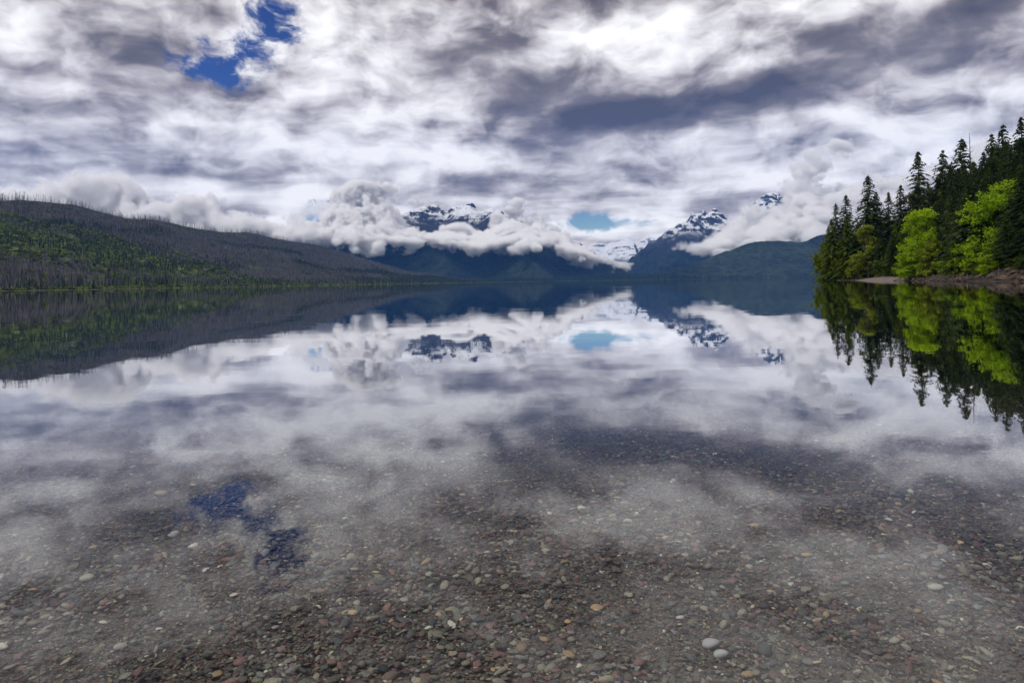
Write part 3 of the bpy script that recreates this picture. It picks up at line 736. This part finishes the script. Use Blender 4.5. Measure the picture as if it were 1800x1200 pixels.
# broadleaf trees
A = broadleaf(31, 20, 8.5, m_leaf, 240, 40, .62, .10)
B = broadleaf(32, 22, 9.5, m_leaf, 420, 40, .62, .05)
plant('broadleaf_tree', A, 1628, 366, 222, 'round bright green broadleaf tree in the middle of the shore', H0=20, rot=.4, wide=.98)
plant('broadleaf_tree', broadleaf(33, 18, 5.5, m_leafY, 150, 34, .55, .08), 1662, 368, 228, 'yellow-green broadleaf tree leaning against the round bright green one', H0=18, rot=1.4)
plant('broadleaf_tree', B, 1770, 314, 178, 'largest bright lime-green broadleaf tree near the right edge', H0=22, rot=2.0, wide=.95)
plant('broadleaf_tree', broadleaf(35, 22, 8.0, m_leaf, 200, 40, .62, .05), 1812, 330, 172, 'bright green broadleaf tree cut off by the right edge', H0=22, rot=1.0, wide=.95)
UPR = broadleaf(34, 16, 4.0, m_leafY, 170, 30, .5, .04, 3)
plant('broadleaf_tree', UPR, 1524, 388, 284, 'upright yellow-green young tree in front of dark conifers', H0=16, rot=.3, wide=.95)
SH1 = broadleaf(41, 6, 3.2, m_leafY, 110, 30, .42, .02, 3); SH2 = broadleaf(42, 6, 3.6, m_leaf, 110, 30, .42, .02, 3)
for px, top, Y, sh, wd, lb in [
    (1551, 447, 276, SH1, 1.0, 'rounded yellow-green shrub on the sand between the sand spit and the driftwood'),
    (1606, 444, 226, SH2, 1.15, 'low bright green bush under the round bright green tree'),
    (1636, 420, 214, SH1, .75, 'narrow yellowish sapling left of the small dark spruce'),
    (1704, 425, 188, SH2, 1.1, 'bushy lime-green shrub between spruce and largest bright green tree'),
    (1447, 426, 334, SH1, .62, 'narrow olive shrub at the left end of the trees on the point'),
    (1472, 451, 318, SH1, .9, 'small shrub on the sand near the tip of the point'),
    (1503, 453, 292, SH1, .8, 'small pale shrub left of the upright yellow-green tree'),
    (1577, 462, 258, SH1, .7, 'lowest green shrub at the start of the driftwood'),
    (1668, 452, 202, SH1, .8, 'dull green shrub on the bank below the dark spruce'),
    (1738, 446, 172, SH2, .9, 'green bush beside the rocky knoll'),
    (1790, 452, 158, SH1, .8, 'olive bush on top of the rocky knoll at the right edge')]:
    plant('shrub', sh, px, top, Y, lb, 'shrub', H0=6, wide=wd)

random.seed(5)
for q in range(26):
    px = 1590 + q * 8.3 + random.uniform(-3, 3); s_ = ray(px, 490)[0]; Ys = np.linspace(100, 420, 1601); Y = float(Ys[np.argmax(s_ * Ys - shore_x(Ys) > random.uniform(4.5, 7.5))])
    plant('shrub', random.choice((SH1, SH2, SH1)), px, random.uniform(448, 464) - (px > 1740) * 8, Y, f'low leafy bush fringing the rocky right bank {bank_zone(px)}', 'shrub', 'bushes fringing the rocky right bank', H0=6, wide=random.uniform(.9, 1.4))
# driftwood and rocks along the bank
m_drift, t, out = material('driftwood'); rr = obj_random(t)
nz_ = t.noise(t.mapping(t.new('ShaderNodeTexCoord').outputs['Object'], scale=(1, 9, 9)), 2.0, 4, .6)
principled(t, out, t.mix(nz_, t.ramp(rr, [(0, (.05, .04, .036)), (1, (.10, .075, .062))]), t.ramp(rr, [(0, (.13, .11, .10)), (1, (.30, .25, .22))])), .85, .2)
m_rock, t, out = material('shore_rock'); rr = obj_random(t)
nn_ = t.noise(position(t), 1.8, 5, .6)
principled(t, out, t.mix(nn_, t.ramp(rr, [(0, (.025, .022, .022)), (1, (.055, .04, .034))]), t.ramp(rr, [(0, (.09, .08, .075)), (.75, (.13, .095, .075)), (1, (.26, .15, .085))])), .85, .2, bump(t, nn_, .6, .1))
def log_mesh(seed):
    r = random.Random(seed); v = []; f = []; L = 6.0
    pts = [Vector((L * (i / 6 - .5), .18 * math.sin(i * 1.3 + seed), .12 * math.sin(i * .9 + seed * 2))) for i in range(7)]
    tube(v, f, pts, [.26 * (1 - .08 * i) * r.uniform(.9, 1.1) for i in range(7)], 7)
    for k in range(3):
        i = r.randint(1, 5); a = r.uniform(0, 6.28)
        tube(v, f, [pts[i], pts[i] + Vector((.35, math.cos(a) * .6, abs(math.sin(a)) * .6))], [.09, .03], 5)
    if seed % 2 == 0:
        for k in range(5):
            a = 6.28 * k / 5; tube(v, f, [pts[0], pts[0] + Vector((-.4, math.cos(a) * .6, math.sin(a) * .6))], [.16, .04], 5)
    n0 = len(v)
    return mesh('driftwood_log', v, f, m_drift, True)
def rock_mesh(seed):
    bm = bmesh.new(); bmesh.ops.create_icosphere(bm, subdivisions=2, radius=1.0); r = random.Random(seed)
    pl = [Vector((r.gauss(0, 1), r.gauss(0, 1), r.gauss(0, 1))).normalized() for _ in range(9)]; dd = [r.uniform(.55, .85) for _ in pl]
    for q in bm.verts:
        for n_, d_ in zip(pl, dd):
            k = q.co.dot(n_) - d_
            if k > 0: q.co -= n_ * k
    me = bpy.data.meshes.new('boulder'); bm.to_mesh(me); bm.free(); me.materials.append(m_rock); return me
LOGS = [log_mesh(k) for k in range(4)]; ROCKS = [rock_mesh(k) for k in range(5)]
random.seed(77)
def shore_spot(px, d):
    s_ = ray(px, 490)[0]; Ys = np.linspace(100, 420, 1601); Y = float(Ys[np.argmax(s_ * Ys - shore_x(Ys) > d)])
    return s_ * Y, Y
logs = [(1588, 1.5, .3), (1597, 3, -.5), (1606, 2, .9), (1614, 3.5, .2), (1622, 1.2, -.3), (1631, 2.6, .6), (1640, 1.4, 1.1), (1648, 3.2, .1), (1657, 2.0, -.6), (1668, 1.2, .5), (1678, 2.8, .2), (1690, 1.6, -.2), (1701, 2.5, .8), (1712, 1.2, .0), (1728, 2.0, .6), (1742, 3.2, .9), (1756, 2.2, .7), (1770, 3.6, .8), (1786, 1.5, .3)]
logs += [(px + 5, d * .6 + 1.6, -a * .8 + .4) for px, d, a in logs]
for i, (px, d, a) in enumerate(logs):
    x, y = shore_spot(px, d); o = obj('driftwood_log', LOGS[i % 4], None, (x, y, ground(x, y) + .22))
    o.rotation_euler = (random.uniform(0, 6), -.12 - .25 * random.random(), a + random.uniform(-.3, .3)); q = random.uniform(.5, 1.0); o.scale = (q * 1.25, q * .6, q * .6)
    tag(o, f'weathered grey driftwood log on the rocky bank {bank_zone(px)}', 'log', 'driftwood logs along the right bank')
for i in range(90):
    px = 1588 + i * 2.45 + random.uniform(-2, 2); x, y = shore_spot(px, random.choice((.4, 1.0, 1.8, 3.0, 4.2)))
    q = random.uniform(.25, .75) * (1.25 if px > 1740 else 1); o = obj('boulder', ROCKS[i % 5], None, (x, y, ground(x, y) + q * .18))
    o.rotation_euler = (random.uniform(-.4, .4), random.uniform(-.4, .4), random.uniform(0, 6)); o.scale = (q * 1.3, q, q * .75)
    tag(o, f'angular brown-grey rock on the right waterline {bank_zone(px)}', 'rock', 'rocks along the right bank')

# ------------------------------------------------------------------ pebbles on the bed
m_peb, t, out = material('pebble'); rr = obj_random(t)
pal2 = t.ramp(rr, [(PSTOP[i], PAL[i]) for i in range(12)], 'CONSTANT')
tco = t.new('ShaderNodeTexCoord').outputs['Object']
spk = t.noise(tco, 3.0, 5, .65)
fr2 = t.math('FRACT', t.math('MULTIPLY', rr, 37.0))
cpe = t.mix(t.rng(spk, .3, .75), t.vmath('SCALE', pal2, scale=.72), t.vmath('SCALE', pal2, scale=1.35))
cpe = t.vmath('SCALE', cpe, scale=t.math('MULTIPLY_ADD', fr2, 1.0, .55))
principled(t, out, cpe, .7, .25)
def pebble_mesh(seed, mat=m_peb):
    bm = bmesh.new(); bmesh.ops.create_icosphere(bm, subdivisions=2, radius=1.0); r = random.Random(seed)
    pl = [Vector((r.gauss(0, 1), r.gauss(0, 1), r.gauss(0, .4))).normalized() for _ in range(5)]; dd = [r.uniform(.55, .9) for _ in pl]
    for q in bm.verts:
        for n_, d_ in zip(pl, dd):
            k = q.co.dot(n_) - d_
            if k > 0: q.co -= n_ * k * .85
        q.co *= 1 + r.uniform(-.05, .05)
        q.co.z *= .75
    me = bpy.data.meshes.new('pebble'); bm.to_mesh(me); bm.free(); me.materials.append(mat)
    me.polygons.foreach_set('use_smooth', np.ones(len(me.polygons), dtype=bool)); return me
PEB = [pebble_mesh(100 + k) for k in range(8)]
def pebble_field(density, smin, smax, ymin, ymax, lift, power=2.0):
    area = .5 * (ymax ** 2 - ymin ** 2) * 1.72
    n = int(area * density)
    Y = np.sqrt(rng.uniform(ymin ** 2, ymax ** 2, n)); X = rng.uniform(-.86, .86, n) * Y
    s = smin + (smax - smin) * rng.random(n) ** power
    s = s * np.clip(1 + .7 * fbm2(X / 1.3 + 31, Y / 1.3, 3), .75, 1.4)
    Z = bed_z(X, Y) + s * .12 + rng.uniform(0, lift, n)
    rot = np.stack([rng.normal(0, .22, n), rng.normal(0, .22, n), rng.normal(0, .9, n)], 1)
    scl = np.stack([s * rng.uniform(.85, 1.35, n), s * rng.uniform(.55, .95, n), s * rng.uniform(.30, .62, n)], 1)
    return np.stack([X, Y, Z], 1), rot, scl
parts_ = [pebble_field(560, .011, .037, 2.0, 17.0, .024, 2.3), pebble_field(1500, .007, .016, 2.0, 9.5, .016, 1.4), pebble_field(2200, .003, .007, 2.0, 5.0, .010, 1.2)]
pts = np.concatenate([q[0] for q in parts_]); rots = np.concatenate([q[1] for q in parts_]); scls = np.concatenate([q[2] for q in parts_])
pick = rng.integers(0, 8, len(pts))
app = scls[:, 0] * scls[:, 1] / pts[:, 1] ** 2.0
vis = (np.abs(pts[:, 0] / pts[:, 1]) < .73) & (pts[:, 1] > 2.72)
order = np.argsort(-np.where(vis, app, 0)); top = order[:288]
mask = np.ones(len(pts), bool); mask[top] = False
for i in top:
    o = bpy.data.objects.new('pebble', PEB[pick[i]]); C.objects.link(o); o.parent = bed
    o.location = pts[i]; o.rotation_euler = rots[i]; o.scale = scls[i]
ptemps = [template('pebble', q) for q in PEB]
tag(scatter('gravel', ptemps, pts[mask], rots[mask], scls[mask], pick[mask]), 'mixed maroon, grey and tan gravel covering the lake bed', kind='stuff')
print('pebbles', len(pts))
# the stones one notices first
def stone_mat(name, c):
    m, t, out = material(name); n_ = t.noise(t.new('ShaderNodeTexCoord').outputs['Object'], 2.5, 5, .6)
    principled(t, out, t.mix(n_, tuple(q * .75 for q in c), tuple(q * 1.2 for q in c)), .7, .25); return m
def bed_spot(px, py):
    x, z = ray(px, py); Y = -CAM_H / z
    for _ in range(6): Y = (float(bed_z(np.array([x * Y]), np.array([Y]))[0]) - CAM_H) / z
    return x * Y, Y
for px, py, w, asp, hgt, rz, c, lb in [
    (1250, 1138, 34, .62, .5, .1, (.42, .42, .43), 'pale grey rounded stone on the lake bed, near bottom right of centre'),
    (1269, 1157, 30, .55, .55, .35, (.45, .49, .48), 'pale blue-grey oval stone just below the pale grey rounded one'),
    (1344, 1149, 34, .5, .5, .5, (.085, .09, .085), 'long dark green-grey stone right of the two pale stones'),
    (918, 1148, 26, .8, .8, .3, (.24, .18, .12), 'upright tan wedge-shaped stone at the bottom centre'),
    (284, 871, 22, .5, .5, 0, (.46, .38, .26), 'cream flat stone under water left of the blue reflection'),
    (305, 946, 20, .7, .6, .2, (.42, .43, .40), 'whitish rounded stone below the cream flat stone'),
    (156, 1021, 28, .5, .5, .3, (.44, .43, .36), 'angular off-white flat stone near the left edge'),
    (211, 1142, 22, .7, .5, 0, (.36, .36, .32), 'speckled whitish stone at lower left'),
    (1327, 927, 20, .5, .4, 0, (.42, .31, .18), 'ochre flat stone right of centre, mid distance under water'),
    (1417, 979, 18, .5, .4, .1, (.44, .28, .14), 'orange-tan pointed stone among dark pebbles at right'),
    (1646, 1038, 28, .55, .45, -.2, (.46, .46, .40), 'cream oval stone at lower right'),
    (755, 1014, 16, .7, .6, .1, (.40, .41, .37), 'pale teardrop stone at lower centre among dark gravel')]:
    x, y = bed_spot(px, py); d = math.hypot(math.hypot(x, y), CAM_H); hw = w / F * d * .42
    me = pebble_mesh(int(px), stone_mat('stone', c)); me.name = 'stone'
    o = obj('stone', me, None, (x, y, float(bed_z(np.array([x]), np.array([y]))[0]) + hw * hgt * .45 + .012))
    o.scale = (hw * 1.1, hw * 1.1 * max(asp, .6) * 1.3, hw * hgt * 1.2); o.rotation_euler = (random.uniform(-.1, .1), random.uniform(-.1, .1), rz)
    tag(o, lb, 'stone')

# ------------------------------------------------------------------ low clouds hugging the mountains (real volumes)
def cloud(name, puffs, band, cell, dens, label, seed, noise_amp=.55, soft=.35):
    """puffs: (px, py, radius px, Y)"""
    P = []
    r = random.Random(seed)
    for px, py, rp, Y in puffs:
        c = at(px, py, Y); P.append((c.x, c.y, c.z, rp / F * Y))
    P = np.array(P)
    top_, bot_, ybot, ytop, hw, bw = band
    Ym = .5 * (ybot + ytop)
    tP = [at(*q, Ym) for q in top_]; bP = [at(*q, Ym) for q in bot_]
    lo = (P[:, :3] - P[:, 3:] * 2.2).min(0); hi = (P[:, :3] + P[:, 3:] * 2.2).max(0)
    lo = np.minimum(lo, [min(q.x for q in tP) - bw * 2, min(ybot, ytop) - hw - bw, min(q.z for q in bP) - bw * 2]); hi = np.maximum(hi, [max(q.x for q in tP) + bw * 2, max(ybot, ytop) + hw + bw, max(q.z for q in tP) + bw * 2])
    n = np.maximum(4, np.ceil((hi - lo) / cell).astype(int)); hi = lo + n * cell
    ax = [lo[k] + cell * (np.arange(n[k]) + .5) for k in range(3)]
    D = np.full(n, -9.0, np.float32)
    for x, y, z, q in P:
        sl = [slice(max(0, int((c - q * 2.7 - lo[k]) / cell)), min(n[k], int((c + q * 2.7 - lo[k]) / cell) + 2)) for k, c in enumerate((x, y, z))]
        gx = ax[0][sl[0]][:, None, None]; gy = ax[1][sl[1]][None, :, None]; gz = ax[2][sl[2]][None, None, :]
        dd = 1 - np.sqrt((gx - x) ** 2 + (gy - y) ** 2 + ((gz - z) * 1.08) ** 2) / q
        D[tuple(sl)] = np.maximum(D[tuple(sl)], dd)
    zt_ = np.interp(ax[0], [q.x for q in tP], [q.z for q in tP])[:, None, None]; zb_ = np.interp(ax[0], [q.x for q in bP], [q.z for q in bP])[:, None, None]
    gz = ax[2][None, None, :]; gy = ax[1][None, :, None]
    fr_ = np.clip((gz - zb_) / np.maximum(zt_ - zb_, 30), 0, 1); yc = ybot + (ytop - ybot) * fr_
    ex = np.minimum(ax[0] - tP[0].x, tP[-1].x - ax[0])[:, None, None]
    Bd = np.minimum(np.minimum(gz - zb_, zt_ - gz), np.minimum(hw - np.abs(gy - yc), ex)) / bw
    D = np.maximum(D, np.clip(Bd, -2, .75)).astype(np.float32)
    m = D > -1.3
    I = np.nonzero(m); wx, wy, wz = ax[0][I[0]], ax[1][I[1]], ax[2][I[2]]
    N = np.zeros(len(wx), np.float32); a = 1.0; L = 420.0
    qx = wx + 120 * perlin3(wx / 500 + 3, wy / 500, wz / 500 + seed); qz = wz + 120 * perlin3(wx / 500, wy / 500 + 9, wz / 500 - seed)
    for o_ in range(5):
        ca, sa = math.cos(.6 + o_), math.sin(.6 + o_); rx_ = qx * ca - qz * sa; rz_ = qx * sa + qz * ca
        nn = perlin3(rx_ / L + seed, (wy + .4 * rz_) / L + 7 * o_, rz_ / L - seed)
        N += a * ((np.abs(nn) - .26) * 1.9 if o_ < 4 else nn * .7); a *= .66; L *= .5
    N = np.minimum(N, 1.0)
    val = np.clip((D[I] - .12 + noise_amp * N) / soft, 0, 1); val = val ** 1.6
    G = np.zeros(n, np.float32); G[I] = val * dens
    flat = np.ascontiguousarray(G.transpose(2, 1, 0)).ravel()          # index = ix + nx*(iy + ny*iz)
    me = bpy.data.meshes.new(name); me.vertices.add(len(flat))
    at_ = me.attributes.new('den', 'FLOAT', 'POINT'); at_.data.foreach_set('value', flat)
    o = obj(name, me)
    ng = bpy.data.node_groups.new(name, 'GeometryNodeTree')
    ng.interface.new_socket('Geometry', in_out='INPUT', socket_type='NodeSocketGeometry'); ng.interface.new_socket('Geometry', in_out='OUTPUT', socket_type='NodeSocketGeometry')
    Nn = ng.nodes; Ll = ng.links
    gi = Nn.new('NodeGroupInput'); go = Nn.new('NodeGroupOutput'); vc = Nn.new('GeometryNodeVolumeCube')
    vc.inputs['Min'].default_value = lo; vc.inputs['Max'].default_value = hi
    for k, nm in enumerate(('Resolution X', 'Resolution Y', 'Resolution Z')): vc.inputs[nm].default_value = int(n[k])
    ps = Nn.new('GeometryNodeInputPosition'); sp = Nn.new('ShaderNodeSeparateXYZ'); Ll.new(ps.outputs[0], sp.inputs[0])
    def mt(op, a, b):
        q = Nn.new('ShaderNodeMath'); q.operation = op
        for s_, v_ in zip(q.inputs, (a, b)):
            if isinstance(v_, bpy.types.NodeSocket): Ll.new(v_, s_)
            else: s_.default_value = float(v_)
        return q.outputs[0]
    def idx(k):   # voxel samples run from min to max inclusive
        q = mt('MULTIPLY', mt('SUBTRACT', sp.outputs[k], lo[k]), (n[k] - 1) / (hi[k] - lo[k]))
        return mt('ROUND', q, 0)
    def imath(op, a, b):
        q = Nn.new('FunctionNodeIntegerMath'); q.operation = op
        for s_, v_ in zip(q.inputs, (a, b)):
            if isinstance(v_, bpy.types.NodeSocket): Ll.new(v_, s_)
            else: s_.default_value = int(v_)
        return q.outputs[0]
    def toint(s_):
        q = Nn.new('FunctionNodeFloatToInt'); Ll.new(s_, q.inputs[0]); return q.outputs[0]
    ii = imath('ADD', toint(idx(0)), imath('MULTIPLY', imath('ADD', toint(idx(1)), imath('MULTIPLY', toint(idx(2)), n[1])), n[0]))
    si = Nn.new('GeometryNodeSampleIndex'); si.data_type = 'FLOAT'; si.domain = 'POINT'; si.clamp = True
    na = Nn.new('GeometryNodeInputNamedAttribute'); na.data_type = 'FLOAT'; na.inputs['Name'].default_value = 'den'
    Ll.new(gi.outputs[0], si.inputs['Geometry']); Ll.new(na.outputs['Attribute'], si.inputs['Value']); Ll.new(ii, si.inputs['Index'])
    Ll.new(si.outputs[0], vc.inputs['Density'])
    sm_ = Nn.new('GeometryNodeSetMaterial'); sm_.inputs['Material'].default_value = m_cloud
    Ll.new(vc.outputs[0], sm_.inputs[0]); Ll.new(sm_.outputs[0], go.inputs[0])
    md = o.modifiers.new('volume', 'NODES'); md.node_group = ng
    print(name, n, n.prod())
    return tag(o, label, 'cloud', kind='stuff')
m_cloud, t, out = material('cloud_vapour')
pv = t.new('ShaderNodeVolumePrincipled'); pv.inputs['Color'].default_value = (1, 1, 1, 1); pv.inputs['Density'].default_value = 1.0
pv.inputs['Density Attribute'].default_value = 'density'; pv.inputs['Anisotropy'].default_value = 0.1
t.l.new(pv.outputs[0], out.inputs['Volume'])

def spread(seed, lst):
    r = random.Random(seed); o = []
    for px, py, rp, Y in lst:
        o.append((px, py, rp, Y))
        for k in range(4):
            a = r.uniform(0, 6.28); o.append((px + math.cos(a) * rp * .75, py + math.sin(a) * rp * .6, rp * r.uniform(.35, .6), Y + r.uniform(-1, .4) * rp * 4))
    return o
c1 = [(625, 384, 34, 8150), (655, 376, 30, 8150), (678, 368, 22, 8200), (590, 395, 30, 8100), (612, 378, 30, 8200), (632, 356, 25, 8250), (650, 352, 22, 8250), (668, 350, 22, 8250), (681, 336, 14, 8250), (652, 395, 32, 7900), (735, 350, 13, 8800), (748, 356, 10, 8800), (722, 356, 9, 8800), (880, 386, 14, 8500), (905, 376, 18, 8600), (935, 384, 18, 8400), (560, 408, 20, 7900)]
b1_ = ([(535, 402), (570, 388), (600, 366), (640, 350), (680, 366), (700, 394), (725, 400), (780, 404), (815, 405), (855, 400), (900, 382), (940, 388), (990, 408), (1035, 440), (1062, 456), (1085, 464)],
       [(535, 424), (600, 434), (650, 441), (700, 434), (750, 436), (800, 434), (850, 442), (900, 438), (950, 438), (1000, 450), (1050, 460), (1085, 465)], 7500, 8350, 330, 120)
cloud('cloud_bank', spread(1, c1), b1_, 16, .11, 'white and grey cumulus bank wrapped round the central mountain', 1.7, 1.0, .50)
c2 = [(1395, 365, 28, 8700), (1408, 338, 30, 8800), (1424, 312, 28, 8800), (1440, 290, 26, 8800), (1454, 272, 23, 8800), (1470, 262, 18, 8800), (1484, 258, 13, 8800), (1440, 345, 30, 8800), (1530, 325, 22, 8800), (1290, 395, 18, 8600), (1325, 376, 20, 8600), (1345, 384, 18, 8600), (1376, 366, 16, 8700)]
b2_ = ([(1205, 432), (1240, 422), (1270, 408), (1300, 390), (1340, 380), (1380, 356), (1410, 340), (1440, 330), (1480, 330), (1520, 318), (1560, 335), (1620, 300), (1680, 290), (1740, 250), (1800, 235), (1900, 230)],
       [(1205, 442), (1260, 447), (1320, 442), (1380, 430), (1440, 432), (1500, 426), (1600, 420), (1800, 400), (1900, 400)], 8000, 8700, 330, 140)
cloud('cloud_bank', spread(2, c2), b2_, 20, .060, 'grey cloud bank with a tall plume hiding the mountain on the right', 4.2, .95, .75)
c3 = [(110, 345, 22, 7600), (160, 335, 22, 7600), (195, 328, 18, 7600), (230, 345, 24, 7600)]
b3_ = ([(-80, 332), (50, 334), (110, 330), (150, 322), (200, 318), (240, 334), (280, 354), (330, 349), (380, 358), (420, 368), (470, 378), (510, 390), (550, 402)],
       [(-80, 380), (100, 380), (200, 395), (300, 405), (400, 418), (500, 428), (550, 424)], 7400, 7600, 300, 130)
cloud('cloud_bank', spread(3, c3), b3_, 22, .045, 'low mauve-grey cloud bank behind the burnt ridge on the left', 8.8, 1.25, .70)

# ------------------------------------------------------------------ air
m_haze, t, out = material('haze')
pv = t.new('ShaderNodeVolumePrincipled'); pv.inputs['Color'].default_value = (.12, .37, 1.0, 1); pv.inputs['Density'].default_value = 2.5e-5; pv.inputs['Anisotropy'].default_value = 0.0
t.l.new(pv.outputs[0], out.inputs['Volume'])
bm = bmesh.new(); bmesh.ops.create_cube(bm, size=1.0)
x0, x1, y0, y1, z0, z1 = -16000, 16000, -500, 16000, -14, 3200
for q in bm.verts: q.co = Vector((x0 + (q.co.x + .5) * (x1 - x0), y0 + (q.co.y + .5) * (y1 - y0), z0 + (q.co.z + .5) * (z1 - z0)))
me = bpy.data.meshes.new('haze'); bm.to_mesh(me); bm.free(); me.materials.append(m_haze)
tag(obj('haze', me), 'thin blue air between the camera and the far mountains', kind='stuff')
